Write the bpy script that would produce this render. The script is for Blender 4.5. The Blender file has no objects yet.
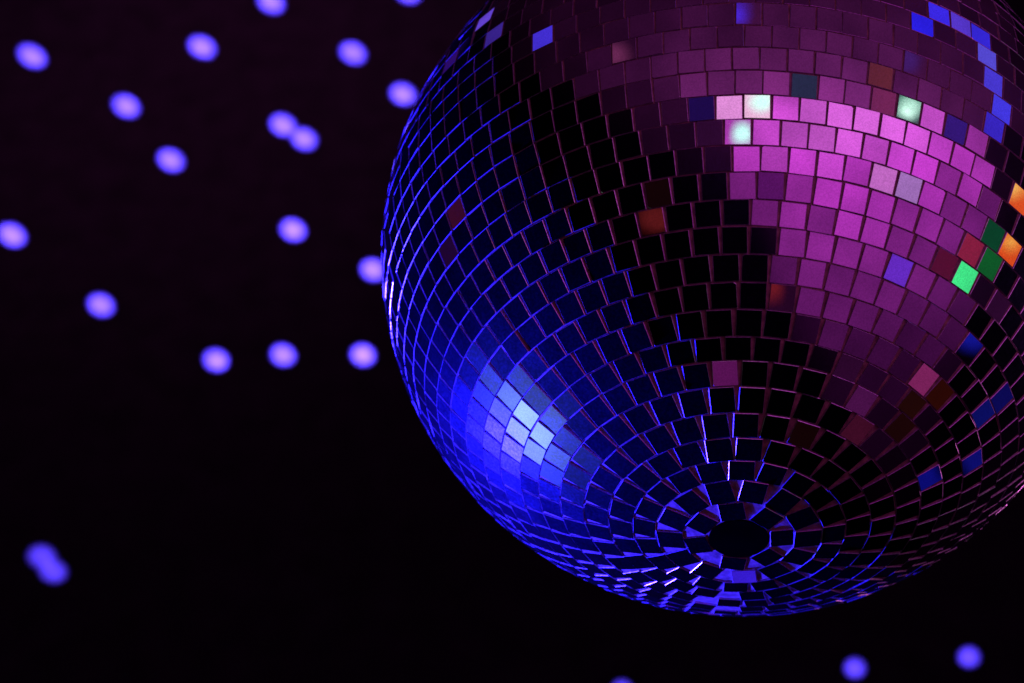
import bpy, math, random
from math import sin, cos, pi, radians, exp
from mathutils import Vector, Matrix
from mathutils import noise as mn

random.seed(11)
S = bpy.context.scene
COL = S.collection

# ------------------------------------------------------------------ sizes
R = 0.20                              # ball radius, metres
BALL = Vector((0.0, 0.0, 2.60))       # ball centre
F = 2000.0                            # focal length in pixels of a 1024 px wide frame

# camera frame (x right, y up, z towards the viewer) -> world
def cam(v): return Vector((v[0], v[1], -v[2]))
Cc = cam((0.63511813, 0.23571265, 5.62616357)) * R
pole = cam((-0.07461185, -0.72662165, -0.68297442)).normalized()
e2 = cam((0.9936658, 0.0035401, -0.11231981))
X = (e2 - pole * e2.dot(pole)).normalized()
Z = -pole
Y = Z.cross(X)
M = Matrix((X, Y, Z))                 # rows: v_world = M @ v_cam
CAM = BALL - M @ Cc

def pixel_ray(x, y):
    return (M @ Vector(((x - 512) / F, (341.5 - y) / F, -1.0))).normalized()

VIEW = (CAM - BALL).normalized()
RIGHT = (M @ Vector((1, 0, 0)))
RIGHT = (RIGHT - VIEW * RIGHT.dot(VIEW)).normalized()
UP = VIEW.cross(RIGHT)

def sphere_hit(x, y, rad=R):
    v = pixel_ray(x, y)
    oc = CAM - BALL
    b = -v.dot(oc)
    disc = b * b - oc.dot(oc) + rad * rad
    if disc < 0: return None
    t = b - math.sqrt(disc)
    return ((CAM + v * t) - BALL) / rad

# ------------------------------------------------------------------ tags
def tag(o, label=None, cat=None, group=None, kind=None):
    if label: o['label'] = label
    if cat: o['category'] = cat
    if group: o['group'] = group
    if kind: o['kind'] = kind
    return o

def mesh_obj(name, verts, faces, mats, parent=None, mi=None, smooth=False):
    me = bpy.data.meshes.new(name)
    me.from_pydata(verts, [], faces)
    for m in mats: me.materials.append(m)
    if mi:
        for p, i in zip(me.polygons, mi): p.material_index = i
    if smooth:
        for p in me.polygons: p.use_smooth = True
    me.update()
    o = bpy.data.objects.new(name, me)
    COL.objects.link(o)
    if parent: o.parent = parent
    return o

# ------------------------------------------------------------------ node helper
class G:
    def __init__(s, nt): s.nt = nt; s.n = nt.nodes; s.l = nt.links
    def put(s, sock, v):
        if hasattr(v, 'is_output'): s.l.new(v, sock)
        else: sock.default_value = v
    def m(s, op, a, b=None, c=None, clamp=False):
        n = s.n.new('ShaderNodeMath'); n.operation = op; n.use_clamp = clamp
        s.put(n.inputs[0], a)
        if b is not None: s.put(n.inputs[1], b)
        if c is not None: s.put(n.inputs[2], c)
        return n.outputs[0]
    def v(s, op, a, b=None):
        n = s.n.new('ShaderNodeVectorMath'); n.operation = op
        s.put(n.inputs[0], a)
        if b is not None: s.put(n.inputs[1], b)
        return n.outputs['Value'] if op in ('DOT_PRODUCT', 'LENGTH') else n.outputs[0]
    def ss(s, x, a, b, lo=0.0, hi=1.0, kind='SMOOTHSTEP'):
        n = s.n.new('ShaderNodeMapRange'); n.interpolation_type = kind
        s.put(n.inputs['Value'], x)
        n.inputs['From Min'].default_value = a; n.inputs['From Max'].default_value = b
        n.inputs['To Min'].default_value = lo; n.inputs['To Max'].default_value = hi
        return n.outputs['Result']
    def scale(s, col, f):
        n = s.n.new('ShaderNodeVectorMath'); n.operation = 'SCALE'
        s.put(n.inputs[0], col); s.put(n.inputs['Scale'], f)
        return n.outputs[0]

def material(name):
    m = bpy.data.materials.new(name); m.use_nodes = True
    m.node_tree.nodes.clear()
    g = G(m.node_tree)
    out = m.node_tree.nodes.new('ShaderNodeOutputMaterial')
    return m, g, out

def lin(c):
    return tuple(((v / 255) / 12.92 if v / 255 <= .04045 else ((v / 255 + .055) / 1.055) ** 2.4) for v in c)

# ------------------------------------------------------------------ materials
def mirror_material():
    m, g, out = material('silvered_glass')
    n = g.n
    tc = n.new('ShaderNodeNewGeometry').outputs['Position']
    dust = n.new('ShaderNodeTexNoise'); dust.inputs['Scale'].default_value = 700
    dust.inputs['Detail'].default_value = 4; dust.inputs['Roughness'].default_value = .7
    g.l.new(tc, dust.inputs['Vector'])
    smear = n.new('ShaderNodeTexNoise'); smear.inputs['Scale'].default_value = 45
    smear.inputs['Detail'].default_value = 3
    g.l.new(tc, smear.inputs['Vector'])
    wav = n.new('ShaderNodeTexNoise'); wav.inputs['Scale'].default_value = 38
    wav.inputs['Detail'].default_value = 1
    g.l.new(tc, wav.inputs['Vector'])
    bump = n.new('ShaderNodeBump'); bump.inputs['Strength'].default_value = .025
    bump.inputs['Distance'].default_value = .0012
    g.l.new(wav.outputs['Fac'], bump.inputs['Height'])
    sharp = n.new('ShaderNodeBsdfGlossy'); sharp.inputs['Color'].default_value = (.84, .85, .85, 1)
    sharp.inputs['Roughness'].default_value = .014
    g.l.new(bump.outputs[0], sharp.inputs['Normal'])
    # fine dust and wiping marks take a little off the silver
    spk = n.new('ShaderNodeTexNoise'); spk.inputs['Scale'].default_value = 1400; spk.inputs['Detail'].default_value = 2
    g.l.new(tc, spk.inputs['Vector'])
    wear = g.m('MULTIPLY', g.ss(spk.outputs['Fac'], .3, .7, .76, 1.0), g.ss(smear.outputs['Fac'], .3, .7, 1.0, .86))
    g.l.new(g.scale((.92, .93, .93), wear), sharp.inputs['Color'])
    haze = n.new('ShaderNodeBsdfGlossy'); haze.inputs['Color'].default_value = (.35, .50, .80, 1)
    haze.inputs['Roughness'].default_value = HAZE_R
    dif = n.new('ShaderNodeBsdfDiffuse'); dif.inputs['Color'].default_value = (.5, .5, .5, 1)
    film = n.new('ShaderNodeMixShader'); film.inputs['Fac'].default_value = .006
    g.l.new(haze.outputs[0], film.inputs[1]); g.l.new(dif.outputs[0], film.inputs[2])
    mix = n.new('ShaderNodeMixShader')
    d = g.ss(dust.outputs['Fac'], .35, .75, .55, 1.5)
    s_ = g.ss(smear.outputs['Fac'], .3, .7, .75, 1.25)
    g.put(mix.inputs['Fac'], g.m('MULTIPLY', g.m('MULTIPLY', d, s_), HAZE))
    g.l.new(sharp.outputs[0], mix.inputs[1]); g.l.new(film.outputs[0], mix.inputs[2])
    g.l.new(mix.outputs[0], out.inputs['Surface'])
    return m

def edge_material():
    m, g, out = material('cut_glass_edge')
    n = g.n
    tc = n.new('ShaderNodeNewGeometry').outputs['Position']
    nz = n.new('ShaderNodeTexNoise'); nz.inputs['Scale'].default_value = 900
    nz.inputs['Detail'].default_value = 3
    g.l.new(tc, nz.inputs['Vector'])
    p = n.new('ShaderNodeBsdfPrincipled')
    c = n.new('ShaderNodeValToRGB'); c.color_ramp.elements[0].position = .35; c.color_ramp.elements[1].position = .75
    c.color_ramp.elements[0].color = (.50, .50, .50, 1); c.color_ramp.elements[1].color = (.85, .85, .85, 1)
    g.l.new(nz.outputs['Fac'], c.inputs[0]); g.l.new(c.outputs[0], p.inputs['Base Color'])
    p.inputs['Roughness'].default_value = .30
    p.inputs['Metallic'].default_value = .88
    b = n.new('ShaderNodeBump'); b.inputs['Strength'].default_value = .35; b.inputs['Distance'].default_value = .0002
    g.l.new(nz.outputs['Fac'], b.inputs['Height']); g.l.new(b.outputs[0], p.inputs['Normal'])
    g.l.new(p.outputs[0], out.inputs['Surface'])
    return m

def core_material():
    m, g, out = material('pale_glue_coat')
    n = g.n
    tc = n.new('ShaderNodeTexCoord').outputs['Object']
    nz = n.new('ShaderNodeTexNoise'); nz.inputs['Scale'].default_value = 260
    nz.inputs['Detail'].default_value = 5
    g.l.new(tc, nz.inputs['Vector'])
    p = n.new('ShaderNodeBsdfPrincipled')
    c = n.new('ShaderNodeValToRGB'); c.color_ramp.elements[0].position = .3; c.color_ramp.elements[1].position = .7
    c.color_ramp.elements[0].color = (.15, .115, .06, 1); c.color_ramp.elements[1].color = (.44, .34, .175, 1)
    g.l.new(nz.outputs['Fac'], c.inputs[0]); g.l.new(c.outputs[0], p.inputs['Base Color'])
    p.inputs['Roughness'].default_value = .55
    b = n.new('ShaderNodeBump'); b.inputs['Strength'].default_value = .6; b.inputs['Distance'].default_value = .0006
    g.l.new(nz.outputs['Fac'], b.inputs['Height']); g.l.new(b.outputs[0], p.inputs['Normal'])
    g.l.new(p.outputs[0], out.inputs['Surface'])
    return m

def plain_material(name, col, rough, metal=0.0, scale=60, amt=.3, spec=.06):
    m, g, out = material(name)
    n = g.n
    tc = n.new('ShaderNodeTexCoord').outputs['Object']
    nz = n.new('ShaderNodeTexNoise'); nz.inputs['Scale'].default_value = scale; nz.inputs['Detail'].default_value = 4
    g.l.new(tc, nz.inputs['Vector'])
    c = n.new('ShaderNodeValToRGB')
    c.color_ramp.elements[0].position = .3; c.color_ramp.elements[1].position = .7
    c.color_ramp.elements[0].color = tuple(v * (1 - amt) for v in col) + (1,)
    c.color_ramp.elements[1].color = tuple(v * (1 + amt) for v in col) + (1,)
    p = n.new('ShaderNodeBsdfPrincipled')
    g.l.new(nz.outputs['Fac'], c.inputs[0]); g.l.new(c.outputs[0], p.inputs['Base Color'])
    p.inputs['Specular IOR Level'].default_value = spec
    p.inputs['Roughness'].default_value = rough; p.inputs['Metallic'].default_value = metal
    g.l.new(p.outputs[0], out.inputs['Surface'])
    return m

HAZE = .042; HAZE_R = .31
MIR = mirror_material(); EDG = edge_material(); CORE = core_material()
CAPM = plain_material('black_cap', (.0006, .0006, .0007), 1.0, 0.0, 60, .3, 0.0)
METAL = plain_material('chromed_steel', (.5, .5, .5), .3, 1.0)
WALLM = plain_material('dark_wall_paint', (.005, .0048, .005), .95, 0, 14, .35)

# ------------------------------------------------------------------ tile layout
# edges between the rings, as angles from the lower pole
cols = [.0749, .1353, .2056, .2653, .3302, .3972, .4652, .5293, .5874, .6525, .7155, .7803, .8452, .9072,
        .9734, 1.037, 1.1015, 1.1643, 1.2299, 1.2947, 1.3604, 1.4329]
step = (pi - .0749 - cols[-1]) / round((pi - .0749 - cols[-1]) / .0648)
while cols[-1] < pi - .0749 - step * .5: cols.append(cols[-1] + step)
# azimuth of one gap in every ring seen
phase = {0: .277, 1: -.03, 2: -.123, 3: -.034, 4: .148, 5: -.008, 6: .009, 7: .063, 8: .10, 9: .215, 10: .204,
         11: .219, 12: .125, 13: .137, 14: .141, 15: .114, 16: .088, 17: .134, 18: .124, 19: .085, 20: .127, 21: .176}
W = .0642

def nrm(c, a): return Vector((sin(c) * sin(a), -sin(c) * cos(a), -cos(c)))

tiles = []
for k in range(len(cols) - 1):
    c0, c1 = cols[k], cols[k + 1]
    sl = sin(min(c0, c1)) if (c0 + c1) / 2 < pi / 2 else sin(c1)
    dz = W / max(sl, .02)
    n = int(2 * pi / dz + .12)
    if n < 3: continue
    dz = min(dz, 2 * pi / n)
    ph = phase.get(k, random.uniform(0, dz))
    # rings are glued outwards from the front; the seam with the odd gap falls at the back
    for i in range(n):
        a = ph + (i - n // 2 + .5) * dz
        tiles.append(dict(k=k, i=i, c=(c0 + c1) / 2, a=a, h=(c1 - c0), n=nrm((c0 + c1) / 2, a)))

def tile_at(x, y):
    N = sphere_hit(x, y)
    if N is None: return None
    return max(tiles, key=lambda t: t['n'].dot(N))

# ------------------------------------------------------------------ what the tiles reflect: colour glows painted into the world
# (pixel of the tile that shows it, glow size in degrees, colour as it shows)
world_glows = [
 # blue
 ((928, 8), 2.4, (62, 42, 240)), ((922, 22), 2.4, (45, 32, 240)), ((951, 16), 2.4, (92, 58, 215)),
 ((972, 28), 2.4, (58, 42, 230)), ((987, 51), 2.4, (92, 78, 225)), ((994, 74), 2.4, (78, 60, 225)),
 ((1002, 98), 2.4, (70, 58, 235)), ((994, 119), 2.4, (60, 40, 205)), ((957, 122), 2.2, (70, 34, 160)),
 ((540, 45), 1.2, (72, 50, 225)), ((499, 33), 1.6, (80, 50, 190)), ((489, 15), 2.2, (105, 70, 220)),
 ((444, 68), 2.0, (62, 20, 140)), ((736, 13), .32, (80, 40, 220)),
 ((973, 337), .36, (28, 30, 190)), ((1008, 388), 1.5, (18, 16, 112)), ((973, 419), 1.2, (18, 22, 128)),
 ((979, 458), .5, (22, 22, 150)), ((920, 482), .6, (20, 20, 160)), ((730, 576), 2.2, (60, 30, 225)),
 ((897, 262), 2.6, (108, 45, 205)), ((691, 106), 2.6, (40, 16, 100)), ((800, 82), 2.4, (52, 60, 95)),
 ((905, 60), .4, (90, 40, 140)),
 # white and cyan
 ((727, 107), 3.0, (240, 150, 230)), ((757, 107), 3.0, (250, 190, 230)), ((742, 133), .25, (190, 255, 240)),
 ((762, 100), .25, (190, 255, 235)), ((909, 110), .20, (225, 255, 245)), ((909, 109), .30, (20, 200, 140)),
 ((908, 100), 2.4, (105, 88, 120)),
 ((888, 175), 2.6, (205, 110, 205)), ((909, 180), 2.6, (175, 120, 200)),
 # green
 ((965, 268), 2.5, (70, 245, 145)), ((993, 224), 1.9, (12, 90, 55)), ((992, 253), 2.2, (22, 120, 55)),
 # orange and red
 ((1018, 186), .9, (235, 84, 34)), ((1012, 241), .9, (235, 80, 28)), ((1015, 187), .22, (255, 190, 95)), ((1010, 242), .24, (255, 170, 75)), ((975, 241), 2.3, (180, 42, 85)),
 ((948, 256), 2.3, (115, 22, 65)), ((877, 70), 2.4, (135, 52, 72)), ((880, 94), 2.4, (155, 52, 115)),
 ((655, 219), .42, (125, 34, 38)), ((655, 195), 2.0, (28, 6, 8)), ((772, 290), .3, (150, 36, 50)),
 ((780, 297), 2.2, (52, 10, 48)), ((950, 391), 1.8, (62, 16, 6)), ((912, 399), 1.8, (46, 14, 10)),
 ((900, 421), 1.8, (40, 10, 10)), ((858, 426), 2.0, (85, 20, 52)), ((798, 426), 1.8, (30, 6, 8)),
 ((453, 217), 2.2, (78, 18, 45)), ((448, 246), 2.0, (45, 10, 50)), 
 # pink
 ((724, 377), 1.6, (118, 28, 112)), ((933, 378), 2.3, (175, 52, 130)), ((864, 396), 2.2, (98, 26, 96)),
 ((843, 379), .8, (62, 14, 60)), ((617, 56), .35, (150, 60, 120)), ((780, 182), 2.3, (120, 28, 130)),
 ((1008, 300), 1.6, (60, 14, 60)),
]
special = {}
for (px, rad, colr) in world_glows:
    t = tile_at(*px)
    special[id(t)] = True

# little faults of hand glueing
for t in tiles:
    sp = id(t) in special
    s = 0.0 if sp else radians(.62)
    if not sp and random.random() < .06: s = radians(1.3)
    N = t['n']
    dc = nrm(t['c'] + .01, t['a']) - N; dc.normalize()          # away from the lower pole
    da = dc.cross(N).normalized()
    t['nn'] = (N + dc * random.gauss(0, s) + da * random.gauss(0, s)).normalized()
    tw = random.gauss(0, radians(.55))
    u = da - t['nn'] * da.dot(t['nn']); u.normalize()
    v = t['nn'].cross(u)
    t['u'] = u * cos(tw) + v * sin(tw); t['v'] = t['nn'].cross(t['u'])
    t['p'] = N * (R * (1 - .0006) + random.gauss(0, .00012)) + da * random.gauss(0, .00010) + dc * random.gauss(0, .00010)
    t['w2'] = W * R * .5 * (.957 + random.uniform(-.012, .010)) * (.972 if t['k'] < 14 else .99)
    t['h2'] = t['h'] * R * .5 * (.965 + random.uniform(-.010, .010))
    if t['k'] < 4: t['w2'] *= 1.05
    t['chip'] = random.random() < .10
TH = .0058 * R

def tile_geo(t, origin):
    u, v, n, p = t['u'], t['v'], t['nn'], t['p'] - origin
    w, h, b = t['w2'], t['h2'], .00019
    cs = [(-1, -1), (1, -1), (1, 1), (-1, 1)]
    rng = random.Random(t['k'] * 1000 + t['i'])
    sk = [(w * x * (1 + rng.uniform(-.012, .012)), h * y * (1 + rng.uniform(-.012, .012))) for x, y in cs]
    ci = rng.randrange(4)
    pts = []
    for q, (x, y) in enumerate(sk):
        if t['chip'] and q == ci:
            c = rng.uniform(.08, .16) * w
            nx, ny = sk[(q + 1) % 4]; px_, py_ = sk[(q - 1) % 4]
            def mv(ax, ay, L):
                d = math.hypot(ax - x, ay - y); return (x + (ax - x) * L / d, y + (ay - y) * L / d)
            pts.append(mv(px_, py_, c)); pts.append(mv(nx, ny, c * rng.uniform(.6, 1.6)))
        else: pts.append((x, y))
    m = len(pts)
    def P(x, y, z): return tuple(p + u * x + v * y + n * z)
    f = 1 - b / w
    V = [P(x * f, y * f, 0) for x, y in pts] + [P(x, y, -b) for x, y in pts] + [P(x, y, -TH) for x, y in pts]
    Fc = [list(range(m))]; mi = [0]
    for r_ in (0, m):
        for q in range(m):
            a, c2 = q + r_, (q + 1) % m + r_
            Fc.append([a, a + m, c2 + m, c2]); mi.append(1)
    Fc.append([2 * m + q for q in reversed(range(m))]); mi.append(1)
    return V, Fc, mi

# ------------------------------------------------------------------ the ball
ball = bpy.data.objects.new('mirror_ball', None); COL.objects.link(ball)
ball.location = BALL; ball.empty_display_size = .05
tag(ball, 'large hanging disco ball covered in small square mirror tiles, lit blue and magenta', 'mirror ball')

# core: a smooth sphere under the tiles, open at the lower pole for the cap
def sphere(rad, nc=96, na=192, c_start=.066):
    V = []; Fc = []
    cs = [c_start + (pi - c_start) * i / nc for i in range(nc)]
    for c in cs:
        for j in range(na): V.append(tuple(nrm(c, 2 * pi * j / na) * rad))
    for i in range(nc - 1):
        for j in range(na):
            a = i * na + j; b = i * na + (j + 1) % na
            Fc.append([a, b, b + na, a + na])
    top = len(V); V.append((0, 0, rad))
    for j in range(na):
        a = (nc - 1) * na + j; b = (nc - 1) * na + (j + 1) % na
        Fc.append([a, b, top])
    return V, Fc
V, Fc = sphere(R * (1 - .0006) - .0031 * R)
mesh_obj('core', V, Fc, [CORE], ball, smooth=True)

# lower cap: a shallow black cup with a thin rim
def lathe(prof, na=96):
    V = []; Fc = []
    for r_, z in prof:
        for j in range(na): V.append((r_ * sin(2 * pi * j / na), -r_ * cos(2 * pi * j / na), z))
    for i in range(len(prof) - 1):
        for j in range(na):
            a = i * na + j; b = i * na + (j + 1) % na
            Fc.append([a, a + na, b + na, b])
    V.append((0, 0, prof[-1][1])); t = len(V) - 1; o = (len(prof) - 1) * na
    for j in range(na): Fc.append([o + j, t, o + (j + 1) % na])
    return V, Fc
zb = -R
V, Fc = lathe([(.01478, zb + .0050), (.01478, zb + .0007), (.0146, zb + .0005), (.0100, zb + .0004)])
mesh_obj('end_cap', V, Fc, [CAPM], ball, smooth=False)
# crown fitting and hanging ring on top
V, Fc = lathe([(.020, R - .004), (.020, R + .003), (.018, R + .005), (.007, R + .006), (.006, R + .020), (.004, R + .022)], 48)
mesh_obj('hanger_cap', V, Fc, [METAL], ball)

# tiles: order by how large each one shows
def shown(t):
    P = BALL + t['p']
    d = P - CAM
    loc = M.transposed() @ d
    x = 512 + F * loc.x / -loc.z; y = 341.5 - F * loc.y / -loc.z
    t['px'] = (x, y)
    if not (4 < x < 1020 and 4 < y < 679): return 0
    return max(0, -t['nn'].dot(d.normalized())) / d.length ** 2
order = sorted(tiles, key=shown, reverse=True)
must = {}
for (px, lab) in [
    ((965, 268), 'mirror tile reflecting bright mint green light'),
    ((742, 133), 'pink mirror tile with a round white-cyan lamp reflection'),
    ((909, 105), 'grey mirror tile with a half-round green-white lamp reflection'),
    ((727, 107), 'mirror tile reflecting pale pink light'),
    ((757, 107), 'mirror tile reflecting nearly white light'),
    ((1012, 241), 'mirror tile reflecting an orange lamp'),
    ((1018, 186), 'mirror tile reflecting an orange lamp'),
    ((992, 253), 'mirror tile reflecting dim green light'),
    ((897, 262), 'mirror tile reflecting violet blue light'),
    ((975, 241), 'mirror tile reflecting red-pink light'),
    ((877, 70), 'mirror tile reflecting dull orange light'),
    ((655, 221), 'mirror tile reflecting dim orange-brown light'),
    ((724, 377), 'lone mirror tile reflecting dull pink light'),
    ((933, 378), 'mirror tile reflecting dusty pink light'),
    ((987, 51), 'mirror tile reflecting bright blue light'),
    ((928, 8), 'mirror tile reflecting bright blue light'),
    ((730, 576), 'blue-lit mirror tile below the black end cap'),
    ((522, 425), 'mirror tile glaring nearly white in the blue light')]:
    must[id(tile_at(*px))] = lab
keep = [t for t in order if id(t) in must]
for t in order:
    if len(keep) >= 100: break
    if id(t) not in must: keep.append(t)
keep_ids = {id(t) for t in keep}
for t in keep:
    V, Fc, mi = tile_geo(t, t['p'])
    o = mesh_obj('mirror_tile', V, Fc, [MIR, EDG], ball, mi)
    o.location = t['p']
    if id(t) in must: o['label'] = must[id(t)]
V = []; Fc = []; MI = []
for t in tiles:
    if id(t) in keep_ids: continue
    v, f, mi = tile_geo(t, Vector((0, 0, 0)))
    o = len(V); V += v; Fc += [[i + o for i in q] for q in f]; MI += mi
rest = mesh_obj('mirror_tiles', V, Fc, [MIR, EDG], ball, MI)
tag(rest, kind='stuff')

# ------------------------------------------------------------------ dark wall behind
WY = 2.35
wall = mesh_obj('wall', [(-2.5, WY, 2.3), (4.5, WY, 2.3), (4.5, WY, 9), (-2.5, WY, 9), (-2.5, WY + .15, 2.3), (4.5, WY + .15, 2.3), (4.5, WY + .15, 9), (-2.5, WY + .15, 9)],
                [[0, 1, 2, 3], [5, 4, 7, 6], [4, 0, 3, 7], [1, 5, 6, 2], [3, 2, 6, 7], [4, 5, 1, 0]], [WALLM])
tag(wall, kind='structure')

# ------------------------------------------------------------------ world: the unseen club, as directions of light
w = bpy.data.worlds.new('World'); S.world = w; w.use_nodes = True
nt = w.node_tree; nt.nodes.clear(); g = G(nt)
out = nt.nodes.new('ShaderNodeOutputWorld'); bg = nt.nodes.new('ShaderNodeBackground')
nt.links.new(bg.outputs[0], out.inputs[0])
D = g.v('NORMALIZE', nt.nodes.new('ShaderNodeTexCoord').outputs['Generated'])
H = g.v('NORMALIZE', g.v('ADD', D, tuple(VIEW)))
U_ = g.v('DOT_PRODUCT', H, tuple(RIGHT)); V_ = g.v('DOT_PRODUCT', H, tuple(UP))

def refl(x, y, n=None):
    N = sphere_hit(x, y) if n is None else n
    v = pixel_ray(x, y)
    return (v - N * (2 * v.dot(N))).normalized()
def uv(x, y):
    h = (refl(x, y) + VIEW).normalized()
    return h.dot(RIGHT), h.dot(UP)
# local affine map from (u,v) to ball position, measured over the magenta area
(ua, va), (ub, vb), (uc, vc) = uv(850, 150), uv(950, 150), uv(850, 300)
sx = 100 / (ub - ua); sy = 150 / (vc - va)
xx = g.m('MULTIPLY_ADD', U_, sx, 850 - ua * sx)
yy = g.m('MULTIPLY_ADD', V_, sy, 150 - va * sy)
def mapx(x, y):
    u, v = uv(x, y); return u * sx + 850 - ua * sx, v * sy + 150 - va * sy
def side(p, q, inside, soft):
    (x0, y0), (x1, y1), (xi, yi) = mapx(*p), mapx(*q), mapx(*inside)
    nx, ny = -(y1 - y0), (x1 - x0); L = math.hypot(nx, ny); nx /= L; ny /= L
    d = nx * (xi - x0) + ny * (yi - y0)
    if d < 0: nx, ny = -nx, -ny
    e = g.m('ADD', g.m('MULTIPLY', xx, nx), g.m('MULTIPLY_ADD', yy, ny, -(nx * x0 + ny * y0)))
    return g.ss(e, -soft, soft)
def mul(*a):
    r_ = a[0]
    for b in a[1:]: r_ = g.m('MULTIPLY', r_, b)
    return r_
def expo(x): return g.m('EXPONENT', x)
def gaussian(v, c, s):
    d = g.m('MULTIPLY', g.m('SUBTRACT', v, c), 1 / s)
    return expo(g.m('MULTIPLY', g.m('MULTIPLY', d, d), -1.0))

nzn = nt.nodes.new('ShaderNodeTexNoise'); nzn.inputs['Scale'].default_value = 13; nzn.inputs['Detail'].default_value = 3
nt.links.new(D, nzn.inputs['Vector'])
mott = g.ss(nzn.outputs['Fac'], .3, .7, .62, 1.42)

inside = (860, 180)
m_up = side((700, 94), (960, 118), inside, 8)
m_left = side((702, 100), (769, 245), inside, 7)
m_left2 = side((768, 245), (850, 400), inside, 22)
m_right = side((966, 100), (1000, 215), (880, 160), 14)
m_right2 = side((1000, 215), (925, 420), (880, 160), 22)
core_ = mul(expo(g.m('MULTIPLY', g.m('SUBTRACT', yy, 118), -1 / 100.)), g.ss(gaussian(xx, 868, 120), 0, 1, .35, 1, 'LINEAR'),
            m_up, m_left, m_left2, m_right, m_right2, mott, g.ss(yy, 250, 410, 1.25, .35))
core_ = g.m('MINIMUM', core_, .92)
broad = mul(expo(g.m('MULTIPLY', g.m('SUBTRACT', 92, yy), -1 / 42.)), gaussian(xx, 790, 140), side((700, 94), (960, 118), (800, 20), 8), mott)
dim = mul(g.ss(gaussian(xx, 800, 260), 0, 1, 0, 1, 'LINEAR'), side((440, 110), (640, 150), (700, 20), 25), side((640, 130), (760, 220), (800, 60), 20),
          side((1010, 60), (1010, 200), (800, 60), 30), side((700, 200), (960, 210), (800, 60), 60), mott)
hot = mul(gaussian(xx, 858, 95), gaussian(yy, 122, 28), core_)
acc = g.scale((.84, .062, .88), core_)
def add(a, b): return g.v('ADD', a, b)
acc = add(acc, g.scale((.20, .13, .17), hot))
acc = add(acc, g.scale((.21, .022, .19), broad))
acc = add(acc, g.scale((.026, .0025, .024), dim))

def blob(dirv, deg, col, soft=.25, k=1.0):
    dt = g.v('DOT_PRODUCT', D, tuple(dirv))
    a = g.ss(dt, cos(radians(deg * (1 + soft))), cos(radians(deg * (1 - soft))))
    return a, tuple(c * k for c in col)
def over(acc, a, col):
    n = nt.nodes.new('ShaderNodeMix'); n.data_type = 'VECTOR'
    g.put(n.inputs['Factor'], a)
    g.put([s for s in n.inputs if s.name == 'A' and s.type == 'VECTOR'][0], acc)
    g.put([s for s in n.inputs if s.name == 'B' and s.type == 'VECTOR'][0], col)
    return [s for s in n.outputs if s.type == 'VECTOR'][0]
world_glows.sort(key=lambda L: -L[1])
for (px, deg, colr) in world_glows:
    t = tile_at(*px)
    x, y = (px if deg < .7 else t['px'])
    a, c = blob(refl(x, y, t['n']), deg, lin(colr), .25 if deg > .7 else .22, 1.12 if max(colr) > 195 else .62)
    if deg < .3 and colr[2] > 100: c = tuple(v * 1.5 for v in c)
    acc = over(acc, a, c)
# blue wash lamp's reflection, painted into the world as a pale glow
bd = refl(526, 424)
dt = g.v('DOT_PRODUCT', D, tuple(bd))
ang = g.m('ARCCOSINE', g.m('MINIMUM', dt, .999999))
ga = expo(g.m('MULTIPLY', g.m('POWER', g.m('MULTIPLY', ang, 1 / radians(8.2)), 2.0), -1.0))
acc = add(acc, g.scale((.42, .68, .50), mul(ga, mott)))
nt.links.new(acc, bg.inputs['Color']); bg.inputs['Strength'].default_value = 1.0

# ------------------------------------------------------------------ lamps
def lamp(name, kind, loc, target, energy, col, **kw):
    l = bpy.data.lights.new(name, kind); l.energy = energy; l.color = col
    for k_, v_ in kw.items(): setattr(l, k_, v_)
    o = bpy.data.objects.new(name, l); COL.objects.link(o); o.location = loc
    o.rotation_euler = (Vector(target) - Vector(loc)).to_track_quat('-Z', 'Y').to_euler()
    return o
lamp('blue_wash_lamp', 'SPOT', BALL + (bd - VIEW * .13).normalized() * 2.2, BALL, 3100, (.018, .0090, 1.0), shadow_soft_size=.018, spot_size=radians(24), spot_blend=.6)
pk = (RIGHT * .86 - UP * .10 - VIEW * .50).normalized()
lamp('magenta_fill', 'SPOT', BALL + pk * 1.9, BALL, 60, (1.0, .20, .85), shadow_soft_size=.03, spot_size=radians(26), spot_blend=.6)  # added unseen fill light at right rear, tints the seams pink
# faint magenta spill on the wall, from above
lamp('wall_spill_lamp', 'SPOT', (-1.2, .6, 6.4), (-1.3, WY, 5.8), 115.0, (.95, .16, .85), shadow_soft_size=.2, spot_size=radians(75), spot_blend=1.0)

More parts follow.
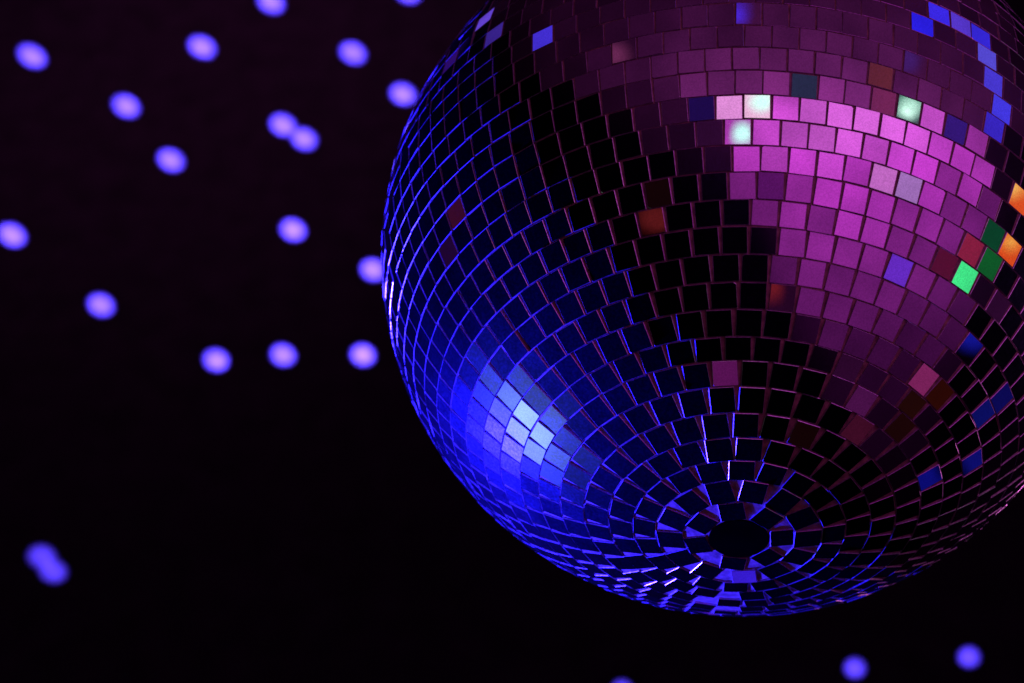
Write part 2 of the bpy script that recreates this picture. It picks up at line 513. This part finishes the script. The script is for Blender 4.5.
# unseen spot lamps added at the ball for the light spots it throws
spots = [(32, 56, 1.0, 1.0), (126, 106, 1.0, 1.0), (202, 47, 1.0, 1.0), (271, 2, 1.0, 1.0), (353, 53, 1.0, 1.05), (171, 160, 1.0, .95),
         (283, 125, 1.0, 1.05), (304, 139, .93, .95), (403, 94, .95, 1.15), (12, 235, 1.0, 1.0), (293, 230, 1.0, 1.0), (373, 270, 1.0, 1.1),
         (101, 305, 1.05, .85), (216, 360, 1.05, .85), (283, 355, 1.0, .9), (363, 355, 1.0, 1.0), (42, 557, 1.55, .17), (53, 571, 1.5, .18),
         (855, 668, 1.2, .22), (969, 657, 1.2, .24), (622, 690, 1.2, .22), (408, -8, 1.0, .9)]
for (x, y, s, e) in spots:
    v = pixel_ray(x, y); t = (WY - CAM.y) / v.y; P = CAM + v * t
    d = (P - BALL).normalized()
    dist = (P - BALL).length
    rad_px = 9.9 * s
    cone = 2 * math.atan(rad_px / F * t / dist)
    bl = lamp('ball_beam_stand_in', 'SPOT', BALL + d * (R + .02), P, 56000 * e * dist * dist, (.085, .045, 1.0),
         shadow_soft_size=.0, spot_size=cone, spot_blend=1.0)
    bl.scale = (1.04, .80 + .14 * min(1, max(0, (y - 60) / 300)), 1) if x < 600 else (1, 1, 1)      # cones squashed so the light spots come out oblong

# ------------------------------------------------------------------ camera and render settings
cd = bpy.data.cameras.new('Camera'); co = bpy.data.objects.new('Camera', cd); COL.objects.link(co)
co.matrix_world = Matrix.Translation(CAM) @ M.to_4x4()
cd.sensor_width = 36; cd.lens = F / 1024 * 36
cd.clip_start = .05; cd.clip_end = 100
cd.dof.use_dof = True; cd.dof.focus_distance = .98; cd.dof.aperture_fstop = 9.0
S.camera = co
S.render.resolution_x = 1024; S.render.resolution_y = 683
S.view_settings.view_transform = 'Standard'; S.view_settings.look = 'None'
S.view_settings.exposure = 0; S.view_settings.gamma = 1
S.render.engine = 'CYCLES'
w.cycles.sampling_method = 'MANUAL'; w.cycles.sample_map_resolution = 2048
S.cycles.max_bounces = 5; S.cycles.glossy_bounces = 3; S.cycles.diffuse_bounces = 2
